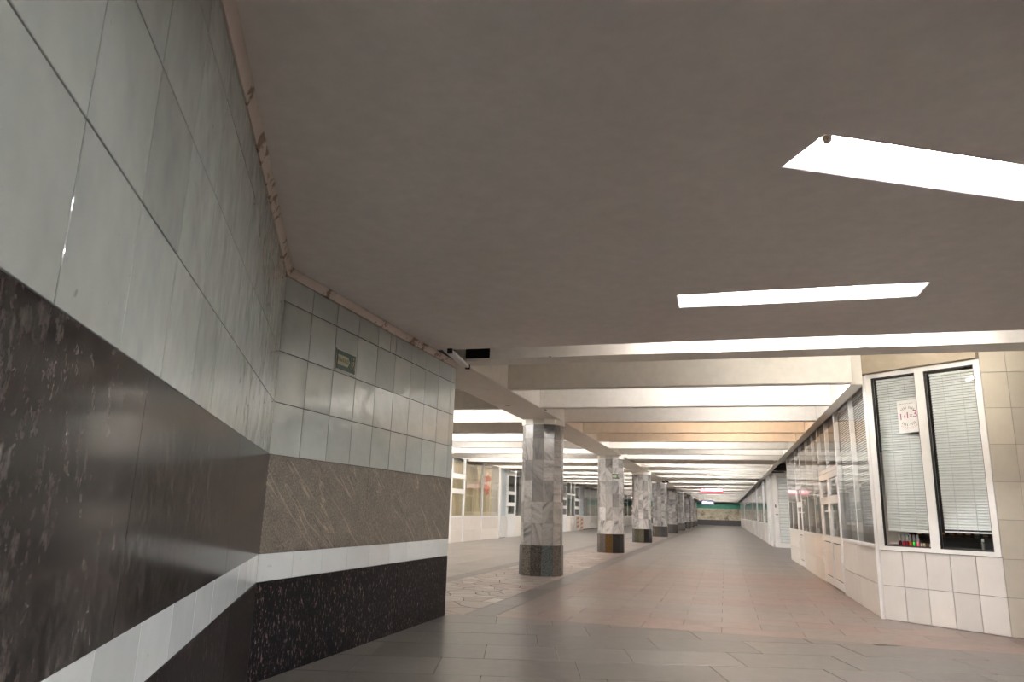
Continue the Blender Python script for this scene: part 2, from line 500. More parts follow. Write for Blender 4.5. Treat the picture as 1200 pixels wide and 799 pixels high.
# ------------------------------------------------------------------ left walls with tiles and granite bands
def clad_wall(wall, F, joints_t, joints_s, x0, x1, slabs_up, slabs_lo, band_mat, low_mat, extra=None):
    """F: x along the wall, -y into the room, z up; the clad face is at y=0"""
    for ri, (z0, z1) in enumerate(ROWS):
        js = list(joints_t)
        if ri == 3 and extra: js = sorted(js+[extra])
        for a, b in zip(js[:-1], js[1:]):
            box('wall_tile', wall, a+G, b-G, 0, TH, z0+G, z1-G, 'wall_tile', F @ T(0, random.uniform(-.0008, .0008), 0), .0015)
    for a, b in zip(joints_s[:-1], joints_s[1:]):
        box('strip_tile', wall, a+G*.6, b-G*.6, 0, TH, .66+.001, .85-.001, 'strip_tile', F @ T(0, random.uniform(-.0005, .0005), 0), .0012)
    for a, b in zip(slabs_up[:-1], slabs_up[1:]):
        box('granite_slab', wall, a+.0015, b-.0015, -.004, TH, .852, 1.538, band_mat, F, .001)
    for a, b in zip(slabs_lo[:-1], slabs_lo[1:]):
        box('granite_slab', wall, a+.0015, b-.0015, -.004, TH, .0, .658, low_mat, F, .001)
# near wall: frame x = D1, y = -N1
Fl = Matrix(((D1.x, -N1.x, 0, XW), (D1.y, -N1.y, 0, YC0), (0, 0, 1, 0), (0, 0, 0, 1)))
wl = box('wall_left', None, -12, 0, TH, .35, 0, 3.2, 'grout', Fl)
tag(wl, 'near left wall of pale glazed tiles over polished dark granite', 'wall', kind='structure')
jt = [-.39-.41*k for k in range(12, -1, -1)] + [0]
js = [-.15-.42*k for k in range(12, -1, -1)] + [0]
clad_wall(wl, Fl, jt, js, -5.3, 0, [-5.31, -3.4, -1.55, 0], [-5.31, -3.1, -1.2, 0], 'granite_polished', 'granite_speckled')
boxes('wall_tiles', wl, [(a, a+.405, 0, TH, z0+G, z1-G) for (z0, z1) in ROWS for a in [-5.31-.41*k for k in range(1, 16)]], 'wall_tile', Fl)['kind'] = 'stuff'
box('granite_band', wl, -12, -5.315, 0, TH, .852, 1.538, 'granite_polished', Fl)
box('tile_strip', wl, -12, -5.315, 0, TH, .66, .85, 'strip_tile', Fl)
box('granite_plinth', wl, -12, -5.315, 0, TH, 0, .658, 'granite_speckled', Fl)
# far piece, parallel to the aisle: frame x = +Y, y = -X
Fw = Matrix(((0, -1, 0, XW), (1, 0, 0, 0), (0, 0, 1, 0), (0, 0, 0, 1)))
w2 = box('wall_left_far', None, YC0, YC1, TH, 1.2, 0, 3.2, 'grout', Fw)
tag(w2, 'short tiled left wall with rough brown granite band and black plinth', 'wall', kind='structure')
jt = [4.58+.394*k for k in range(0, 10)] + [8.275]
js = [4.58] + [5.02+.418*k for k in range(0, 8)] + [8.275]
clad_wall(w2, Fw, jt, js, YC0, YC1, [4.58, 6.14, 8.275], [4.58, 6.9, 8.275], 'granite_veined', 'granite_speckled', 6.42)
# plaster cornice above the tiles, slightly sloped
def cornice(parent, F, x0, x1, a0=0, a1=0):
    prof = [(TH, 2.882), (-.006, 2.882), (-.035, ZC-.004), (TH, ZC-.004)]
    vs = [(x0+a0*p[0], p[0], p[1]) for p in prof] + [(x1+a1*p[0], p[0], p[1]) for p in prof]
    fs = [(0, 1, 2, 3), (7, 6, 5, 4)] + [(i, i+4, (i+1) % 4+4, (i+1) % 4) for i in range(4)]
    me = bpy.data.meshes.new('cornice'); me.from_pydata(vs, [], fs); me.materials.append(M['cornice_plaster'])
    bm = bmesh.new(); bm.from_mesh(me); bmesh.ops.recalc_face_normals(bm, faces=bm.faces); bm.to_mesh(me); bm.free()
    return link('cornice', me, parent, F)
cornice(wl, Fl, -12, .03); cornice(w2, Fw, YC0-.02, YC1)

# ------------------------------------------------------------------ enclosing walls
def wall_between(name, p, q, label, h=3.5, t=.25, mat='wall_paint'):
    """p->q with the room on the left hand side"""
    d = Vector((q[0]-p[0], q[1]-p[1], 0)); L = d.length
    o = box(name, None, 0, L, -t, 0, 0, h, mat, frame(p[0], p[1], math.atan2(d.y, d.x)))
    tag(o, label, 'wall', kind='structure'); return o
back = -8.0
pb1 = N1*(-.545) + D1*back; pb2 = N1*9.4 + D1*back
xr9 = (9.4-N1.y*9.6)/N1.x
wall_between('wall_back', pb1, pb2, 'unseen wall closing the passage behind the camera, darkened to dim reflections', mat='dark_wall')
wall_between('wall_right', pb2, (xr9, 9.6), 'unseen right wall of the near hall, darkened to dim reflections', mat='dark_wall')
# ------------------------------------------------------------------ ceiling: flat slab with two light slots and an added unseen one
L1o = Vector((.33, 3.65, 0)); L1x = Vector((N1.x, N1.y, 0))     # near slot, along the wall normal
L1y = Vector((-D1.x, -D1.y, 0))
def slab_with_holes():
    bm = bmesh.new(); bmesh.ops.create_cube(bm, size=1)
    bmesh.ops.scale(bm, vec=(18, 19.55, .5), verts=bm.verts); bmesh.ops.translate(bm, vec=(3, 7.55-19.55/2, ZC+.25), verts=bm.verts)
    me = bpy.data.meshes.new('ceiling'); bm.to_mesh(me); bm.free(); me.materials.append(M['ceiling_plaster'])
    o = link('ceiling', me)
    cutters = []
    for F, (x0, x1, y0, y1) in SLOTS:
        c = box('cutter', None, x0, x1, y0, y1, ZC-.1, ZC+.21, 'white_enamel', F); cutters.append(c)
        mod = o.modifiers.new('slot', 'BOOLEAN'); mod.operation = 'DIFFERENCE'; mod.object = c; mod.solver = 'EXACT'
    bpy.context.view_layer.update()
    dg = bpy.context.evaluated_depsgraph_get()
    me2 = bpy.data.meshes.new_from_object(o.evaluated_get(dg))
    o.modifiers.clear(); o.data = me2
    for c in cutters: bpy.data.objects.remove(c)
    return o
F1 = Matrix(((L1x.x, L1y.x, 0, L1o.x), (L1x.y, L1y.y, 0, L1o.y), (0, 0, 1, 0), (0, 0, 0, 1)))
# make F1 right handed with y pointing back to the camera side
F1 = Matrix(((L1x.x, -L1x.y, 0, .51), (L1x.y, L1x.x, 0, 3.36), (0, 0, 1, 0), (0, 0, 0, 1)))
SLOTS = [(F1, (0, 2.7, 0, .35)), (frame(-.32, 5.86), (0, 1.86, 0, .385))]
for dn, dd in ((0, -2.9),):   # unseen extra slot, added to brighten the near hall
    SLOTS.append((F1 @ T(dn, dd, 0), (0, 2.7, 0, .35)))
ceil = slab_with_holes(); ceil['kind'] = 'structure'
tag(ceil, 'flat brownish plaster ceiling joined by white concrete ribs', 'ceiling')
tube_me = {k: rod_mesh(1.2, .016, 'tube_'+k) for k in ('white', 'bay', 'warm', 'dim')}
def tube(parent, F, x, y, z, kind='white'):
    t = link('tube', tube_me[kind], parent, F @ T(x, y, z))
    for s in (-1, 1):
        link('lamp_holder', box_mesh(.03, .04, .05, 'white_enamel'), parent, F @ T(x+s*.612, y, z+.008))
    return t
for i, (F, (x0, x1, y0, y1)) in enumerate(SLOTS):
    lab = ('bright recessed ceiling light slot nearest the camera, with a chipped corner',
           'thin recessed ceiling light slot farther off, before the first rib')[i] if i < 2 else 'unseen recessed light slot added behind the camera to brighten the near hall'
    t = thing('recessed_light', lab, 'light', F @ T((x0+x1)/2, (y0+y1)/2, ZC), 'recessed lights in the flat ceiling')
    e = .004
    boxes('reflector', t, [(x0+e, x1-e, y0+e, y1-e, ZC+.195, ZC+.205), (x0+e, x0+e+.004, y0+e, y1-e, ZC+.004, ZC+.195), (x1-e-.004, x1-e, y0+e, y1-e, ZC+.004, ZC+.195),
                           (x0+e, x1-e, y0+e, y0+e+.004, ZC+.004, ZC+.195), (x0+e, x1-e, y1-e-.004, y1-e, ZC+.004, ZC+.195)], 'white_enamel', F)
    for yy in ((y1-y0)*.3, (y1-y0)*.7):
        tube(t, F, x0+(.93 if i == 1 else .66), y0+yy, ZC+.14)
        if i != 1: tube(t, F, x0+2.0, y0+yy, ZC+.14)
# plaster crumb at the corner of the near slot
bm = bmesh.new(); bmesh.ops.create_icosphere(bm, subdivisions=2, radius=.03)
for v in bm.verts: v.co *= random.uniform(.75, 1.1)
me = bpy.data.meshes.new('plaster_crumb'); bm.to_mesh(me); bm.free(); me.materials.append(M['cornice_plaster'])
link('plaster_crumb', me, ceil, F1 @ T(.035, .03, ZC+.004))

# chipped plaster on beam edges
for (x, y, z, sx, sy, sz) in ((1.52, 8.10, ZC+.012, .13, .012, .02), (-3.02, 12.6, ZC+.004, .03, .06, .012), (-3.55, 12.0, ZC, .05, .03, .008), (-1.9, 8.10, ZC+.003, .02, .006, .01)):
    bm = bmesh.new(); bmesh.ops.create_icosphere(bm, subdivisions=2, radius=1)
    for v in bm.verts: v.co = Vector((v.co.x*sx, v.co.y*sy, v.co.z*sz))*random.uniform(.7, 1.1)
    me = bpy.data.meshes.new('plaster_chip'); bm.to_mesh(me); bm.free(); me.materials.append(M['bulkhead_plaster'])
    link('plaster_chip', me, ceil, T(x, y, z))

# ribs
slot_y0, slot_y1, slot_y2 = 7.55, 8.1, 8.5
boxes('rib', ceil, [(-2.64, 9, slot_y1, slot_y2, ZC, ZT), (-3.06, -2.64, slot_y2-.12, slot_y2, ZC+.035, ZT), (-3.06, -2.6, slot_y1+.12, slot_y2, ZC, ZC+.035)], 'rib_plaster', I4, 0)
box('hole_shade_panel', ceil, -3.04, -2.645, slot_y2-.14, slot_y2-.122, ZC+.036, ZT-.01, 'hole_shade')  # dark panels, here and overhead, paint the hole's shade despite the slot lamps
box('hole_shade_panel', ceil, -3.08, -2.60, 7.56, 8.37, ZT-.2, ZT-.18, 'hole_shade')
RIB0, PITCH_R, RW = 10.26, 2.035, .17
ribs = [RIB0+PITCH_R*k for k in range(44)]
main_rib = box_mesh(1.67+3.05, RW, ZT-ZC, 'rib_plaster', .006)
left_rib = box_mesh(5.6, RW, ZT-ZC, 'rib_plaster', .006)
for yr in ribs:
    link('rib', main_rib, ceil, T((1.67-3.05)/2, yr+RW/2, (ZC+ZT)/2))
    link('rib', left_rib, ceil, T(-3.8-2.8, yr+RW/2, (ZC+ZT)/2))
box('column_beam', ceil, -3.8, -3.05, YC1-.02, 100, ZC, ZT, 'rib_plaster', bev=.012)
boxes('edge_beam', ceil, [(1.67, 1.82, 10.432, 100, ZC, ZT)], 'rib_plaster')
box('edge_beam', ceil, -9.4, -9.2, 8.3, 100, ZC+.12, ZT, 'rib_plaster')
roof = box('roof_slab', ceil, -12, 12, 7.4, 104, ZT, ZT+.2, 'rib_plaster')

# unlit loose batten hanging at the left end of the first slot
Fb = Matrix.Translation((-2.975, 7.96, 2.93)) @ Matrix.Rotation(math.atan2(.9, -.11), 4, 'Z')
t = thing('fluorescent_batten', 'unlit loose white lamp batten hanging beside the dark ceiling hole', 'lamp', Fb)
box('housing', t, -.46, .46, -.022, .022, -.02, .02, 'white_enamel', Fb, .004)
box('housing_flange', t, -.44, .44, .03, .09, .005, .018, 'white_enamel', Fb, .003)
for s in (-1, 1):
    box('lamp_socket', t, s*.465-.018, s*.465+.018, -.03, .028, -.035, .022, 'dark_plastic', Fb, .004)

# lit battens hidden in the bays, fixed to the back of the ribs
def batten(x, y, kind='bay', n=1):
    t = thing('bay_light', 'fluorescent batten tucked out of sight behind a ceiling rib', 'light', T(x, y, 3.30), 'battens hidden behind the ceiling ribs')
    box('housing', t, -.64, .64, -.04, .04, .03, .08, 'white_enamel', T(x, y, 3.30), .004)
    for j in range(n):
        tube(t, T(x, y, 3.30), 0, (j-(n-1)/2)*.05, 0, kind)
for x in (.2, 1.55): batten(x, 7.70, 'white')
for x in (1.0, 2.4): batten(x, 8.64, 'dim')
batten(-6.4, 9.0, 'dim')
# bay k lies behind rib k; main aisle
plan = {0: 'white', 1: 'half', 2: 'warm', 3: 'warm', 4: 'white', 5: 'half', 6: 'white', 8: 'white', 9: 'half', 10: 'white'}
for k in range(43):
    kind = plan.get(k) if k < 11 else ('white', None, 'half')[k % 3]
    if kind is None: continue
    y = ribs[k]+RW+.12
    if kind == 'white':
        batten(-.35, y); batten(-1.75 if k > 2 else .98, y)
    elif kind == 'half': batten(.4, y)
    else: batten(.2, y, 'warm')
    
for k in range(43):
    if k < 1: continue
    y = ribs[k]+RW+.12
    if k % 2 == 1 and (k < 16 or k % 4 == 1):
        batten(-5.0, y); batten(-6.6, y); batten(-8.2, y)
    elif k in (4, 6):
        batten(-6.6, y)

# ------------------------------------------------------------------ columns
CY = [14.2+9.15*k for k in range(9)]
XC = -3.44
ORD = ['nearest', 'second', 'third', 'fourth', 'fifth', 'sixth', 'seventh', 'eighth', 'ninth']
rows_c = [.56, .965, 1.365, 1.765, 2.155, 2.57, 2.84]
def panel_mesh(r, half, z0, z1, th, mat):
    """flat stone panel of one face of a 12-sided shaft, outward = +x"""
    ap = r*math.cos(PI/12); w0 = ap*math.tan(half); w1 = (ap-th)*math.tan(half)
    g = .0022
    vs = []
    for z in (z0+g, z1-g):
        vs += [(ap, -w0+g, z), (ap, w0-g, z), (ap-th, w1-g, z), (ap-th, -w1+g, z)]
    fs = [(0, 1, 5, 4), (1, 2, 6, 5), (2, 3, 7, 6), (3, 0, 4, 7), (3, 2, 1, 0), (4, 5, 6, 7)]
    return vs, fs
def pm(r, z0, z1, th, mat):
    key = ('panel', r, z0, z1, mat)
    if key not in _cache:
        vs, fs = panel_mesh(r, PI/12, z0, z1, th, mat)
        me = bpy.data.meshes.new('panel'); me.from_pydata(vs, [], fs); me.materials.append(M[mat]); _cache[key] = me
    return _cache[key]
RB, RS = .425, .408
poly12 = lambda r: [(r*math.cos(PI/12+k*PI/6), r*math.sin(PI/12+k*PI/6)) for k in range(12)]
for i, yc in enumerate(CY):
    F = T(XC, yc, 0)
    extra = {0: ', pale panels over a grey speckled base', 1: ' bearing a small green exit sign'}.get(i, '')
    t = thing('column', f'{ORD[i]} twelve-sided marble column from the camera{extra}', 'column', F, 'marble columns in a row')
    link('core', prism_mesh(poly12(RS-.012), 0, 2.85, 'light_grout'), t, F)
    link('capital', prism_mesh(poly12(RS+.02), 2.845, ZC, 'rib_plaster'), t, F)
    if i < 3:
        for k in range(12):
            Fk = F @ Matrix.Rotation(k*PI/6, 4, 'Z')
            bmat = {(0, 8): 'grey_brown', (0, 9): 'brown', (0, 10): 'blue_grey', (0, 11): 'brown', (1, 8): 'brown', (1, 9): 'amber', (1, 10): 'black', (1, 11): 'black',
                    (2, 8): 'olive', (2, 9): 'olive', (2, 10): 'black', (2, 11): 'black'}.get((i, k), 'granite')
            link('base_panel', pm(RB, 0, .56, .03, 'plinth_'+bmat), t, Fk)
            for ri, (a, b) in enumerate(zip(rows_c[:-1], rows_c[1:])):
                dk = {0: ((5, 8), (5, 9), (5, 10), (2, 9), (2, 10), (3, 8)), 1: ((5, 9), (3, 9), (2, 10)), 2: ((4, 10), (2, 9), (1, 10))}[i]
                link('marble_panel', pm(RS, a, b, .02, 'marble_dark' if (ri, k) in dk else 'marble'), t, Fk)
    else:
        for nm, mat, rws, r in (('marble_cladding', 'marble_attr', list(zip(rows_c[:-1], rows_c[1:])), RS), ('base_cladding', 'plinth_granite_attr', [(0, .56)], RB)):
            vs, fs, tone = [], [], []
            for k in range(12):
                R = Matrix.Rotation(k*PI/6, 4, 'Z')
                for a, b in rws:
                    v_, f2 = panel_mesh(r, PI/12, a, b, .02, mat); o = len(vs)
                    vs += [tuple(R @ Vector(q)) for q in v_]; fs += [tuple(q+o for q in ff) for ff in f2]
                    tone += [random.random()]*8
            me = bpy.data.meshes.new(nm); me.from_pydata(vs, [], fs); me.materials.append(M[mat])
            at = me.attributes.new('tone', 'FLOAT', 'POINT'); at.data.foreach_set('value', tone)
            link(nm, me, t, F)['kind'] = 'stuff'

# ------------------------------------------------------------------ exit signs
def exit_sign(F, w_, h_, label, parent_mat=None):
    """F: x to the viewer's right, y into the wall, z up; lower left corner at origin"""
    t = thing('exit_sign', label, 'sign', F)
    box('backing', t, 0, w_, -.012, -.001, 0, h_, 'sign_edge', F, .002)
    b = w_*.035
    box('face', t, b, w_-b, -.016, -.011, b, h_-b, 'sign_green', F, .001)
    # white arrow-shaped field with the word
    ax0, ax1, tip = w_*.05, w_*.56, w_*.66; z0, z1 = h_*.27, h_*.73
    me = prism_mesh([(ax0, z0), (ax1, z0), (tip, (z0+z1)/2), (ax1, z1), (ax0, z1)], 0, .002, 'sign_cream')
    link('arrow', me, t, F @ T(0, -.0165, 0) @ FACE_S)
    text('lettering', t, 'ВЫХАД', h_*.27, 'sign_green', F @ T(w_*.32, -.0195, h_*.5) @ FACE_S, .0006)
    # doorway with a running figure
    dx = w_*.72
    boxes('doorway', t, [(dx, dx+w_*.012, -.018, -.015, h_*.2, h_*.8), (w_*.93, w_*.942, -.018, -.015, h_*.2, h_*.8), (dx, w_*.942, -.018, -.015, h_*.785, h_*.8)], 'sign_cream', F)
    cx = w_*.83; q = h_
    fig = [[(cx-.02*q, .48*q), (cx+.06*q, .50*q), (cx+.05*q, .66*q), (cx-.01*q, .66*q)],
           [(cx-.02*q, .48*q), (cx-.10*q, .26*q), (cx-.06*q, .25*q), (cx+.03*q, .48*q)],
           [(cx+.01*q, .49*q), (cx+.12*q, .40*q), (cx+.10*q, .24*q), (cx+.14*q, .24*q), (cx+.16*q, .42*q), (cx+.06*q, .52*q)],
           [(cx-.01*q, .64*q), (cx-.12*q, .52*q), (cx-.10*q, .50*q), (cx+.0*q, .59*q)],
           [(cx+.04*q, .65*q), (cx+.14*q, .58*q), (cx+.13*q, .55*q), (cx+.05*q, .60*q)],
           [(cx+.03*q+.05*q*math.cos(a*PI/4), .735*q+.05*q*math.sin(a*PI/4)) for a in range(8)]]
    vs, fs = [], []
    for pl in fig:
        me = prism_mesh(pl, 0, .002, 'sign_cream'); o = len(vs)
        vs += [tuple(v.co) for v in me.vertices]; fs += [tuple(i+o for i in p.vertices) for p in me.polygons]
    me = bpy.data.meshes.new('figure'); me.from_pydata(vs, [], fs); me.materials.append(M['sign_cream'])
    link('running_figure', me, t, F @ T(0, -.0165, 0) @ FACE_S)
exit_sign(Fw @ T(5.38, 0, 2.315), .345, .185, 'small green exit sign on the tiled left wall')
exit_sign(frame(XC+.5*.403, CY[1]-.866*.403, PI/6, 2.22) @ T(-.13, 0, 0), .26, .17, 'tiny green exit sign on the second marble column')

# ------------------------------------------------------------------ kiosk helpers
def window(parent, F, x0, x1, z0, z1, y=-.001, th=.006):
    return box('pane', parent, x0, x1, y, y+th, z0, z1, 'glass', F)
def door_leaf(parent, F, x0, x1, z1=2.03, handle_side=1, handle=True):
    s = .09
    d = boxes('door', parent, [(x0, x0+s, -.005, .045, .03, z1), (x1-s, x1, -.005, .045, .03, z1), (x0+s, x1-s, -.005, .045, .03, .15), (x0+s, x1-s, -.005, .045, .79, .9),
                               (x0+s, x1-s, -.005, .045, 1.47, 1.61), (x0+s, x1-s, -.005, .045, 1.92, z1)], 'white_frame', F)
    box('panel_backing', d, x0+s, x1-s, .02, .035, .15, .79, 'grout', F)
    box('door_panel', d, x0+s+.02, x1-s-.02, .004, .02, .17, .77, 'kiosk_panel', F, .004)
    for a, b in ((.9, 1.47), (1.61, 1.92)):
        box('pane', d, x0+s, x1-s, .017, .023, a, b, 'glass', F)
    if handle:
        hx = x1-.05 if handle_side > 0 else x0+.05
        boxes('handle', d, [(hx-.018, hx+.018, -.014, -.004, 1.20, 1.42), (hx-.012, hx+.012, -.055, -.012, 1.325, 1.35), (min(hx, hx-handle_side*.13), max(hx, hx-handle_side*.13), -.062, -.045, 1.325, 1.35)], 'white_enamel', F)
    for hz in (.35, .5, 1.8):
        hx = x0 if handle_side > 0 else x1
        box('hinge', d, hx-.012, hx+.012, -.022, -.004, hz, hz+.1, 'white_frame', F)
    return d

# ------------------------------------------------------------------ right kiosk with cut-off corner
KZ, SILL = 3.085, .885
kx, ky0, ky1 = 1.85, 10.56, 23.85
ksk = thing('kiosk', 'long beige kiosk on the right with blinds and a cut-off corner window', 'kiosk', T(kx, ky0, 0))
Fk = Matrix(((0, 1, 0, kx), (-1, 0, 0, 0), (0, 0, 1, 0), (0, 0, 0, 1)))   # local x = -Y, local y = +X
def kY(y): return -y
def kbox(name, ya, yb, d0, d1, z0, z1, mat, bev=0, parent=ksk):
    return box(name, parent, -yb, -ya, d0, d1, z0, z1, mat, Fk, bev)
# plinth panels, upper and lower
for (a, b) in ((10.60, 12.0), (12.0, 13.46), (16.06, 17.5), (17.5, 19.86), (21.12, 22.5), (22.5, 23.85)):
    kbox('plinth_panel', a+.003, b-.003, 0, .03, .002, .405, 'kiosk_panel', .003)
    kbox('plinth_panel', a+.003, b-.003, 0, .03, .412, .85, 'kiosk_panel', .003)
for (a, b) in ((10.56, 13.47), (16.05, 19.86), (21.12, 23.85)):
    kbox('sill', a, b, -.012, .06, .85, .90, 'white_frame', .004)
    kbox('plinth_core', a, b, .031, .08, 0, .85, 'grout')
kbox('head_rail', 10.56, 23.85, -.004, .06, 3.02, KZ, 'white_frame', .004)
muls = [10.59, 11.9, 13.52, 16.0, 17.06, 18.37, 19.86, 21.12, 22.6, 23.8]
for yv in muls:
    wv_ = .045 if yv in (13.52, 16.0) else (.06 if yv in (10.59, 19.86, 21.12, 23.8) else .022)
    kbox('mullion', yv-wv_, yv+wv_, -.004, .06, .0 if wv_ > .03 and 10.6 < yv < 23 else .9, 3.02, 'white_frame', .003)
for a, b in zip(muls[:-1], muls[1:]):
    if a == 13.52: continue
    if a == 19.86: continue
    window(ksk, Fk, -b+.02, -a-.02, .9, 3.02)
# double door and its toplights, single door further on
kbox('door_head', 13.56, 15.96, -.004, .06, 2.04, 2.10, 'white_frame', .003)
door_leaf(ksk, Fk, -14.77, -13.57, 2.03, -1); door_leaf(ksk, Fk, -15.95, -14.79, 2.03, 1)
kbox('mullion', 14.75, 14.81, -.004, .06, 2.10, 3.02, 'white_frame', .003)
window(ksk, Fk, -14.75, -13.56, 2.10, 3.02); window(ksk, Fk, -15.96, -14.81, 2.10, 3.02)
door_leaf(ksk, Fk, -21.05, -19.93, 2.03, 1)
kbox('door_head', 19.92, 21.06, -.004, .06, 2.04, 2.10, 'white_frame', .003); window(ksk, Fk, -21.06, -19.92, 2.10, 3.02)
# cut-off corner: x along the front, y into the kiosk
ch = math.atan2(-.96, 1.10); Fc = frame(kx, ky0, ch); CL = math.hypot(1.10, .96)
jx = [.02, .32, .605, .89, 1.175, CL]
for a, b in zip(jx[:-1], jx[1:]):
    for z0, z1 in ((0.002, .41), (.41, .835)):
        box('corner_tile', ksk, a+.003, b-.003, 0, .02, z0+.003, z1-.003, 'kiosk_tile', Fc, .002)
box('plinth_core', ksk, 0, CL, .021, .08, 0, .835, 'light_grout', Fc)
box('corner_post', ksk, -.012, .035, -.02, .05, .0, KZ, 'white_frame', Fc, .004)
boxes('window_frame', ksk, [(.035, CL, -.012, .06, .838, .888), (.035, CL, -.012, .06, 3.035, KZ+.01), (.035, .11, -.012, .06, .888, 3.035), (.69, .80, -.012, .06, .888, 3.035), (1.39, CL, -.012, .06, .888, 3.035)], 'white_frame', Fc)
for a, b in ((.11, .69), (.80, 1.39)):
    boxes('gasket', ksk, [(a, a+.012, -.006, .03, .888, 3.035), (b-.008, b, -.006, .03, .888, 3.035), (a, b, -.006, .03, 3.02, 3.035), (a, b, -.006, .03, .888, .896)], 'dark_plastic', Fc)
    window(ksk, Fc, a+.012, b-.008, .896, 3.02, .025)
# inside
kbox('kiosk_floor', 10.7, 23.8, .3, 3.2, 0.0, .02, 'dark_interior')
kbox('back_wall', 9.75, 23.85, 3.2, 3.3, 0, 3.4, 'dark_interior')
kbox('end_wall', 23.86, 23.95, 0, 3.3, 0, 3.4, 'kiosk_panel')
kbox('kiosk_ceiling', 10.7, 23.85, .1, 3.2, 3.15, 3.2, 'dark_interior')
box('counter', ksk, .05, CL-.04, .09, .5, .845, .8995, 'shelf_dark', Fc)
box('shelf', ksk, .05, CL+.1, .75, .78, .5, 2.6, 'shelf_dark', Fc)
box('shelf_board', ksk, .05, CL+.1, .60, .75, .998, 1.018, 'shelf_dark', Fc)
# plaster bulkhead above the corner window
pts = [(1.67, 10.62), (1.67, 10.30), (3.0, 9.50), (5.6, 9.50), (5.6, 10.2), (2.4, 10.62)]
link('bulkhead', prism_mesh([(1.825, 10.63), (1.825, 10.46), (2.9, 9.54), (2.96, 9.62), (2.96, 10.63)], KZ+.012, ZT, 'bulkhead_plaster'), ceil)
# tiled pier wall right of the kiosk
wp = box('wall_right_pier', None, 2.96, 6.2, 9.612, 9.9, 0, ZT, 'light_grout')
tag(wp, 'beige tiled pier wall at the right edge beside the kiosk window', 'wall', kind='structure')
zs = [0, .41, .82, 1.245, 1.665, 2.09, 2.51, 2.93, 3.2]
xs = [2.952, 3.22] + [3.22+.295*k for k in range(1, 9)]
for a, b in zip(xs[:-1], xs[1:]):
    for z0, z1 in zip(zs[:-1], zs[1:]):
        box('pier_tile', wp, a+.002, b-.002, 9.6, 9.612, z0+.002, z1-.002, 'beige_tile', I4, .0015)

# ------------------------------------------------------------------ venetian blinds
def blind(F, x0, x1, z0, z1, y, label, slope=0.0, tilt=1.08, pitch=.033):
    """slats hung behind a pane; slope tips the lower edge (one cord longer than the other)"""
    t = thing('venetian_blind', label, 'blind', F @ T((x0+x1)/2, y, z0), 'venetian blinds in the kiosk windows')
    box('head_rail', t, x0, x1, y-.012, y+.02, z1-.03, z1, 'blind_white', F, .002)
    L = x1-x0; nslat = int((z1-.04-z0)/pitch)
    key = ('slat', round(L, 4))
    if key not in _cache:
        vs, fs = [], []; wd = .0178
        for j, (a, b) in enumerate(((-wd, -.0015), (0, .0015), (wd, -.0015))):
            for sx in (-1, 1):
                for dz in (0, -.0008): vs.append((sx*L/2, a, b+dz))
        idx = lambda j, s, d: j*4+s*2+d
        for j in range(2):
            fs += [(idx(j, 0, 0), idx(j, 1, 0), idx(j+1, 1, 0), idx(j+1, 0, 0)), (idx(j, 0, 1), idx(j+1, 0, 1), idx(j+1, 1, 1), idx(j, 1, 1))]
        fs += [(0, 1, 3, 2), (8, 10, 11, 9)]
        me = bpy.data.meshes.new('slat'); me.from_pydata(vs, [], fs); me.materials.append(M['blind_white']); _cache[key] = me
    for k in range(nslat):
        z = z1-.05-k*pitch
        fr = max(0, (k-nslat*.75)/(nslat*.25)) if slope else 0
        Fs = F @ T((x0+x1)/2, y, z-slope*.5*fr) @ Matrix.Rotation(slope*fr, 4, 'Y') @ Matrix.Rotation(tilt, 4, 'X')
        link('slat', _cache[key], t, Fs)
    Fs = F @ T((x0+x1)/2, y, z0+.006-slope*.5) @ Matrix.Rotation(slope, 4, 'Y')
    link('bottom_rail', box_mesh(L, .02, .018, 'blind_white', .002), t, Fs)
    for fx in (.3, .7):
        box('cord', t, x0+L*fx-.0015, x0+L*fx+.0015, y-.021, y-.018, z0, z1-.02, 'cord_grey', F)
blind(Fc, .135, .675, 1.085, 3.015, .075, 'white venetian blind behind the poster in the kiosk corner window', .03)
blind(Fc, .83, 1.378, 1.085, 3.0, .075, 'white venetian blind in the corner window beside the tiled pier')
blind(Fk, -11.86, -10.66, 1.12, 3.0, .085, 'half-open venetian blind in the long kiosk side next to the corner', 0, .9)
blind(Fk, -13.45, -11.94, 1.12, 3.0, .085, 'half-open venetian blind next to the kiosk double door', 0, .9)

# ------------------------------------------------------------------ poster 1+1=3
Fp = Fc @ T(.42, .0225, 2.29) @ Matrix.Rotation(-.02, 4, 'Y')
po = thing('poster', 'white sheet poster reading 1+1=3 taped inside the corner window', 'poster', Fp)
box('sheet', po, 0, .262, -.001, .001, 0, .41, 'paper_white', Fp)
for s_, sz, x, z in (('1', .115, .038, .20), ('+', .085, .085, .195), ('1', .115, .125, .213), ('=', .075, .168, .208), ('3', .135, .222, .225)):
    text('numeral', po, s_, sz, 'magenta_ink', Fp @ T(x, -.0015, z) @ FACE_S, .0004)
for a in range(-4, 5):
    if a == 0: continue
    for sg, matn in ((1, 'grey_ink'), (-1, 'grey_ink')):
        an = PI/2+a*.19
        Fr_ = Fp @ T(.132+.112*math.cos(an), -.002, .215+sg*.112*math.sin(an)-.01) @ Matrix.Rotation(sg*(PI/2-an), 4, 'Y')
        link('ray', box_mesh(.008, .001, .03, matn), po, Fr_)
    Fr_ = Fp @ T(.132+.15*math.cos(PI/2+a*.17), -.002, .205-.15*math.sin(PI/2+a*.17)) @ Matrix.Rotation(a*.17, 4, 'Y')
    link('ray', box_mesh(.007, .001, .026, 'pale_pink_ink'), po, Fr_)
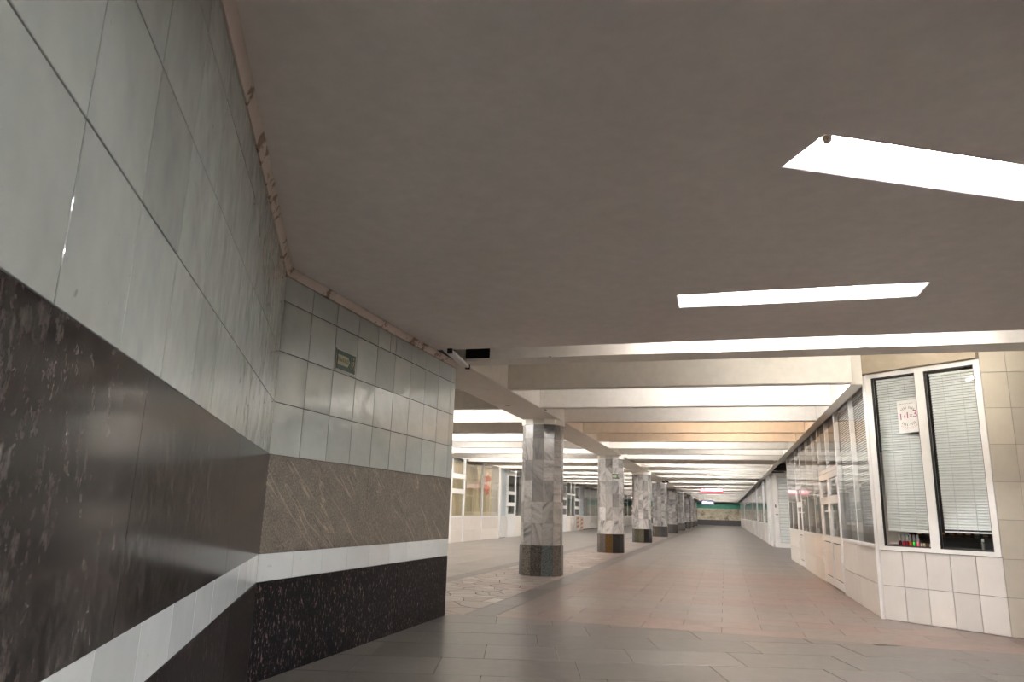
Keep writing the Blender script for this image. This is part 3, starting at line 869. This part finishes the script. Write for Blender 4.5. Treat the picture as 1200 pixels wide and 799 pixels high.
boxes('small_print', po, [(.04+.03*k, .063+.03*k, -.0022, -.0012, .364+.002*(k % 2), .370) for k in range(6)] + [(.06+.025*k, .08+.025*k, -.0022, -.0012, .055, .060) for k in range(3)], 'grey_ink', Fp)

# ------------------------------------------------------------------ goods on the window counter
capm = lathe_mesh('cap', [(.0, 0), (.014, .0), (.013, .075), (.010, .08)], 'paper_white', 12)
def polish(x, y, mat, label):
    F = Fc @ T(x, y, .9005)
    t = thing('bottle', label, 'bottle', F, 'small bottles in the corner window')
    link('bottle_body', lathe_mesh('body', [(.017, 0), (.019, .004), (.019, .045), (.012, .055), (.010, .06)], mat, 12), t, F)
    link('bottle_cap', capm, t, F @ T(0, 0, .058))
for i, (x, mt, lb) in enumerate(((.235, 'polish_wine', 'dark wine bottle with white cap nearest the pink box'), (.283, 'polish_red', 'red bottle with white cap, second in the window row'),
        (.323, 'polish_red', 'red bottle with white cap, third in the window row'), (.365, 'polish_orange', 'orange bottle with white cap left of the green one'),
        (.410, 'polish_green', 'bright green bottle with white cap in the window row'), (.458, 'polish_pink', 'pink bottle with white cap right of the green one'))):
    polish(x, .14, mt, lb)
Fx = Fc @ T(.165, .15, .9005); t = thing('box', 'small flat white and red carton at the left of the window', 'box', Fx)
box('carton', t, -.05, .05, -.03, .03, 0, .038, 'paper_white', Fx, .002); box('carton_stripe', t, -.05, .05, -.0315, -.0302, .006, .014, 'polish_pink', Fx)
for i, (x, mt, lb) in enumerate(((.505, 'jar_tan', 'small tan jar beside the pink bottle'), (.54, 'jar_tan', 'small tan jar in the middle of the jars'), (.578, 'goods_brown', 'small brown jar left of the white cup'), (.618, 'paper_white', 'small white cup beside the price card'))):
    F = Fc @ T(x, .13, .9005); t = thing('jar', lb, 'jar', F, 'small jars in the corner window')
    link('jar_body', lathe_mesh('jar', [(.014, 0), (.016, .003), (.016, .026), (.013, .03)], mt, 12), t, F)
    link('jar_lid', lathe_mesh('lid', [(.014, 0), (.0145, .008), (.012, .011)], mt, 12), t, F @ T(0, 0, .03))
Fx = Fc @ T(.652, .12, .9005); t = thing('price_card', 'white folded card at the right end of the bottles', 'card', Fx)
link('front_leaf', box_mesh(.05, .002, .066, 'paper_white'), t, Fx @ T(0, 0, .033) @ Matrix.Rotation(-.15, 4, 'X'))
link('rear_leaf', box_mesh(.05, .002, .066, 'paper_white'), t, Fx @ T(0, .014, .033) @ Matrix.Rotation(.15, 4, 'X'))
for i, (x, lb) in enumerate(((1.21, 'grey spray tube left of its twin in the right corner window'), (1.335, 'grey spray tube nearest the pier in the right corner window'))):
    F = Fc @ T(x, .14, .9005); t = thing('tube_bottle', lb, 'bottle', F, 'grey tubes in the right window')
    link('bottle_body', lathe_mesh('tb', [(.016, 0), (.018, .004), (.018, .08), (.012, .09)], 'goods_grey', 12), t, F)
    link('bottle_cap', lathe_mesh('tc', [(.013, 0), (.013, .03), (.010, .034)], 'paper_white', 12), t, F @ T(0, 0, .09))
for k in range(13):
    x = .12+k*.1
    F = Fc @ T(x, .66, 1.02); hgt = random.uniform(.05, .09)
    t = thing('package', 'dim little package on the dark shelf inside the kiosk', 'package', F, 'packages on the kiosk shelf')
    box('carton', t, -.03, .03, -.03, .03, 0, hgt, random.choice(('goods_brown', 'goods_grey', 'polish_wine')), F, .002)
    box('carton_band', t, -.03, .03, -.0312, -.0302, hgt*.4, hgt*.7, 'jar_tan', F)

# ------------------------------------------------------------------ kiosk fronts further off
def kiosk_front(name, label, F, length, spec, depth=2.5, inside='dark_interior', zt=3.09, group=None, curtain=None):
    """spec: (x0, x1, kind); F x along the front, y into the kiosk"""
    t = thing(name, label, 'kiosk', F, group)
    box('head_rail', t, 0, length, -.01, .06, zt-.09, zt, 'white_frame', F)
    box('back_wall', t, 0, length, depth, depth+.08, 0, 3.4, inside, F)
    box('kiosk_ceiling', t, 0, length, .06, depth, 3.15, 3.2, inside, F)
    for e in (0, length-.06): box('end_wall', t, e, e+.06, .06, depth, 0, 3.4, 'kiosk_panel', F)
    for (a, b, kind) in spec:
        for e in (a, b): box('mullion', t, e-.03, e+.03, -.008, .06, 0, zt-.09, 'white_frame', F)
        if kind in ('win', 'small', 'trans'):
            box('plinth_panel', t, a+.03, b-.03, 0, .05, .003, .43, 'kiosk_panel', F, .003)
            box('plinth_panel', t, a+.03, b-.03, 0, .05, .436, .87, 'kiosk_panel', F, .003)
            box('sill', t, a+.03, b-.03, -.012, .06, .87, .94, 'white_frame', F)
            window(t, F, a+.03, b-.03, .94, zt-.09)
            if kind == 'small':
                for z in (1.72, 2.26): box('rail', t, a+.03, b-.03, -.006, .05, z, z+.17, 'white_frame', F)
            if kind == 'trans':
                box('rail', t, a+.03, b-.03, -.006, .05, 2.2, 2.28, 'white_frame', F)
        elif kind == 'door':
            d = boxes('door', t, [(a+.04, a+.2, .0, .045, .03, 3.0), (b-.2, b-.04, 0, .045, .03, 3.0), (a+.2, b-.2, 0, .045, .03, .93), (a+.2, b-.2, 0, .045, 2.92, 3.0)], 'white_frame', F)
            box('pane', d, a+.2, b-.2, .015, .022, .93, 2.92, 'frosted', F)
            boxes('handle', d, [(b-.17, b-.14, -.04, 0, 1.3, 1.34), (b-.28, b-.14, -.05, -.035, 1.3, 1.34)], 'chrome', F)
        elif kind == 'grid':
            box('plinth_panel', t, a+.03, b-.03, 0, .05, .003, .86, 'white_frame', F, .003)
            window(t, F, a+.03, b-.03, .94, zt-.09)
            for z in (.86, 1.36, 1.86, 2.7): box('rail', t, a+.03, b-.03, -.006, .05, z, z+.16, 'white_frame', F)
        elif kind == 'shutter':
            for k in range(22):
                z = .2+k*.125; box('shutter_slat', t, a+.03, b-.03, .0, .03, z, z+.118, 'shutter_white', F, .012)
            box('shutter_box', t, a-.02, b+.02, -.14, .06, 2.92, 3.09, 'white_frame', F, .01)
            box('plinth_panel', t, a+.03, b-.03, .01, .05, 0, .19, 'white_frame', F)
    if curtain:
        a, b = curtain
        k = int((b-a)/.06); vs, fs = [], []
        for i in range(k+1):
            x = a+(b-a)*i/k; yy = .34+.02*math.sin(i*1.1)
            vs += [(x, yy, .92), (x, yy, 2.95), (x, yy+.004, .92), (x, yy+.004, 2.95)]
        for i in range(k):
            o = i*4; fs += [(o, o+4, o+5, o+1), (o+2, o+3, o+7, o+6)]
        me = bpy.data.meshes.new('curtain'); me.from_pydata(vs, [], fs); me.materials.append(M['curtain_beige'])
        link('curtain', me, t, F)
    return t
RL = PI/2                      # left side: x -> +Y, y -> -X
FL = frame(-9.3, 22.3, RL)
kiosk_front('kiosk', 'left kiosk with beige curtains and a red poster behind the tiled wall end', FL, 8.3,
            [(.1, 2.4, 'win'), (2.45, 3.75, 'small'), (3.8, 5.95, 'win'), (5.98, 8.2, 'win')], curtain=(.1, 8.2), inside='curtain_beige')
FL2 = frame(-9.3, 30.62, RL)
kiosk_front('kiosk', 'left kiosk with white frosted door glimpsed left of the nearest column', FL2, 12.2,
            [(.05, 1.25, 'door'), (1.3, 2.5, 'grid'), (2.55, 4.9, 'win'), (4.9, 7.3, 'win'), (7.3, 9.7, 'win'), (9.7, 12.1, 'win')])
FL3 = frame(-9.3, 42.9, RL)
kiosk_front('kiosk', 'white left kiosk with gridded windows between the nearest two columns', FL3, 7.5,
            [(.7, 1.85, 'grid'), (1.9, 3.2, 'trans'), (3.2, 4.45, 'trans'), (4.5, 5.9, 'grid'), (5.95, 7.4, 'door')])
FL4 = frame(-9.75, 50.5, RL)
kiosk_front('kiosk', 'dark glazed left kiosk seen just left of the second column', FL4, 12,
            [(.1, 1.5, 'win'), (1.5, 3, 'win'), (3, 5, 'win'), (5, 7.5, 'win'), (7.5, 10, 'win')])
FL5 = frame(-9.3, 62.6, RL)
kiosk_front('kiosk', 'bright left kiosk seen in the slit between second and third columns', FL5, 37,
            [(.1+3*i, 3+3*i, ('trans', 'win', 'grid')[i % 3]) for i in range(12)])
wa = box('wall_aisle', None, -9.55, -9.3, 8.3, 22.3, 0, ZT, 'wall_paint'); tag(wa, 'plain outer wall of the left aisle behind the tiled wall', 'wall', kind='structure')
wb = box('wall_aisle_end', None, -9.5, -4.3, 8.1, 8.3, 0, ZT, 'wall_paint'); tag(wb, 'plain end wall of the left aisle hidden behind the tiled wall', 'wall', kind='structure')
# red picture in the left kiosk window
Fq = FL @ T(6.2, .10, 1.7); t = thing('poster', 'red and cream flower poster in the left kiosk window', 'poster', Fq)
def blob(cx, cy, rx, ry, ph, kk=18):
    return [(cx+rx*math.cos(2*PI*a/kk)*(.82+.18*math.sin(5*2*PI*a/kk+ph)), cy+ry*math.sin(2*PI*a/kk)*(.82+.18*math.cos(4*2*PI*a/kk+ph))) for a in range(kk)]
for d_, (cx, cy, rx, ry, ph, mt) in enumerate(((.62, .55, .58, .46, 0, 'poster_cream'), (.66, .70, .42, .22, 1, 'poster_red'), (.55, .36, .46, .20, 2, 'poster_red'), (.72, .54, .30, .10, .5, 'poster_cream'), (.6, .16, .26, .12, 1.4, 'poster_red'))):
    link('print' if mt == 'poster_red' else 'print_highlight', prism_mesh(blob(cx, cy, rx, ry, ph), 0, .003, mt), t, Fq @ T(0, -.004*d_, 0) @ FACE_S)
# printed sheets on the low wall of the gridded kiosk
for (x, lb) in ((4.9, 'left red printed sheet leaning on the white kiosk base'), (6.3, 'right red printed sheet on the white kiosk base')):
    Fq = FL3 @ T(x, -.02, .10 if x < 5 else -.0); t = thing('placard', lb, 'poster', Fq)
    box('sheet', t, 0, 1.0, -.012, 0, .02, .86, 'poster_cream', Fq)
    for z in (.1, .35, .6): link('print', prism_mesh([(.1, z), (.8, z+.05), (.9, z+.17), (.2, z+.12)], 0, .003, 'poster_red'), t, Fq @ T(0, -.013, 0) @ FACE_S)

# right side beyond the alcove
RR = -PI/2                     # x -> -Y, y -> +X
alc = box('wall_alcove', None, 3.3, 3.5, 23.9, 33.2, 0, ZT, 'wall_paint'); tag(alc, 'painted back wall of the alcove behind the right kiosk', 'wall', kind='structure')
FS = frame(1.97, 32.86, math.radians(-8))
sh = kiosk_front('kiosk', 'white kiosk closed by a roller shutter beyond the long right kiosk', FS, 1.5, [(.16, 1.4, 'shutter')], depth=.1)
box('corner_post', sh, 0, .16, -.02, .12, 0, 3.12, 'white_frame', FS, .01)
boxes('door_handle', sh, [(.05, .08, -.06, -.02, 1.3, 1.34), (.05, .16, -.075, -.06, 1.3, 1.34), (.04, .09, -.03, -.018, 1.6, 1.72)], 'chrome', FS)
box('sun_awning_arm', sh, .02, .5, -.35, -.30, 3.0, 3.06, 'dark_plastic', FS)
FR2 = frame(1.88, 36.2, RR)
sh2 = kiosk_front('kiosk', 'narrow white shuttered kiosk side facing the aisle on the right', FR2, 3.1, [(.3, 2.8, 'shutter')], depth=1.4)
FR3 = frame(1.88, 54.4, RR)
kiosk_front('kiosk', 'glazed right kiosk with white frames past the roller shutter', FR3, 18.1, [(.1+2*i, 2.1+2*i, ('win', 'trans', 'win', 'door')[i % 4]) for i in range(9)], depth=1.4)
FR4 = frame(1.86, 76.5, RR)
kiosk_front('kiosk', 'distant glazed right kiosk with white frames toward the far mural', FR4, 22, [(.1+2.4*i, 2.5+2.4*i, ('win', 'trans', 'win')[i % 3]) for i in range(9)], depth=1.4)
FR5 = frame(1.86, 97.5, RR)
kiosk_front('kiosk', 'farthest right kiosk with white frames next to the mural wall', FR5, 20.8, [(.1+2.4*i, 2.5+2.4*i, 'win') for i in range(8)], depth=1.4)
wr2 = box('wall_right_far', None, 3.5, 3.7, 23.9, 100, 0, ZT, 'wall_paint'); tag(wr2, 'plain wall behind the far right kiosks', 'wall', kind='structure')

# ------------------------------------------------------------------ far wall
fw = box('wall_far', None, -10, 4, 100, 100.3, 0, ZT, 'wall_paint'); tag(fw, 'far end wall with pale mural, green band and black base', 'wall', kind='structure')
box('mural_panel', fw, -9.8, 3.9, 99.96, 100, .67, 2.1, 'mural')
box('green_band', fw, -9.8, 3.9, 99.94, 100, 2.1, 2.82, 'far_green')
box('dark_base', fw, -9.8, 3.9, 99.92, 100, 0, .67, 'far_dark')
# hanging signs
Fq = T(-1.53, 50.98, 2.65); t = thing('hanging_sign', 'red lit sign with white letters hung below the ribs', 'sign', Fq)
box('casing', t, 0, 1.48, 0, .12, 0, .30, 'red_lit', Fq, .01)
text('letter', t, 'А', .32, 'letters_lit', Fq @ T(.15, -.004, .18) @ FACE_S, .003)
boxes('lettering', t, [(.30+k*.115, .30+k*.115+.10, -.006, 0, .13, .285) for k in range(10)], 'letters_lit', Fq)
for x in (.2, 1.28): box('hanger', t, x-.01, x+.01, .05, .07, .29, .302, 'dark_plastic', Fq)
Fq = T(-2.2, 75.4, 2.22); t = thing('hanging_sign', 'violet lit sign with a white emblem below the far ribs', 'sign', Fq)
box('casing', t, 0, 1.2, 0, .12, 0, .42, 'purple_lit', Fq, .01)
link('emblem', lathe_mesh('emblem', [(.11, 0), (.11, .008)], 'letters_blue', 16), t, Fq @ T(.22, 0, .22) @ FACE_S)
boxes('lettering', t, [(.40, .50, -.006, 0, .11, .34)] + [(.52+k*.11, .52+k*.11+.09, -.006, 0, .11, .27) for k in range(5)], 'letters_blue', Fq)
for x in (.2, 1.0): box('hanger', t, x-.01, x+.01, .05, .07, .42, .735, 'dark_plastic', Fq)
# camera boxes on the beam
for yy, lb in ((39.6, 'black security camera on the beam by the fourth column'), (66.0, 'small dark security camera on the beam among the far columns')):
    Fq = T(-2.95, yy, 2.80); t = thing('security_camera', lb, 'camera', Fq)
    box('housing', t, -.16, .16, -.2, .2, 0, .12, 'dark_plastic', Fq, .02); box('bracket', t, -.03, .03, -.03, .03, .12, .16, 'dark_plastic', Fq)
    link('lens', lathe_mesh('lens', [(.04, 0), (.04, .03), (.03, .035)], 'chrome', 12), t, Fq @ T(0, -.2, .06) @ FACE_S)

# lettering as plain meshes
bpy.context.view_layer.update()
dg = bpy.context.evaluated_depsgraph_get()
for o in [o for o in SC.objects if o.type == 'FONT']:
    me = bpy.data.meshes.new_from_object(o.evaluated_get(dg)); nm = o.name; par = o.parent; ml = o.matrix_local.copy()
    bpy.data.objects.remove(o)
    q = bpy.data.objects.new(nm, me); COL.objects.link(q); q.parent = par; q.matrix_local = ml
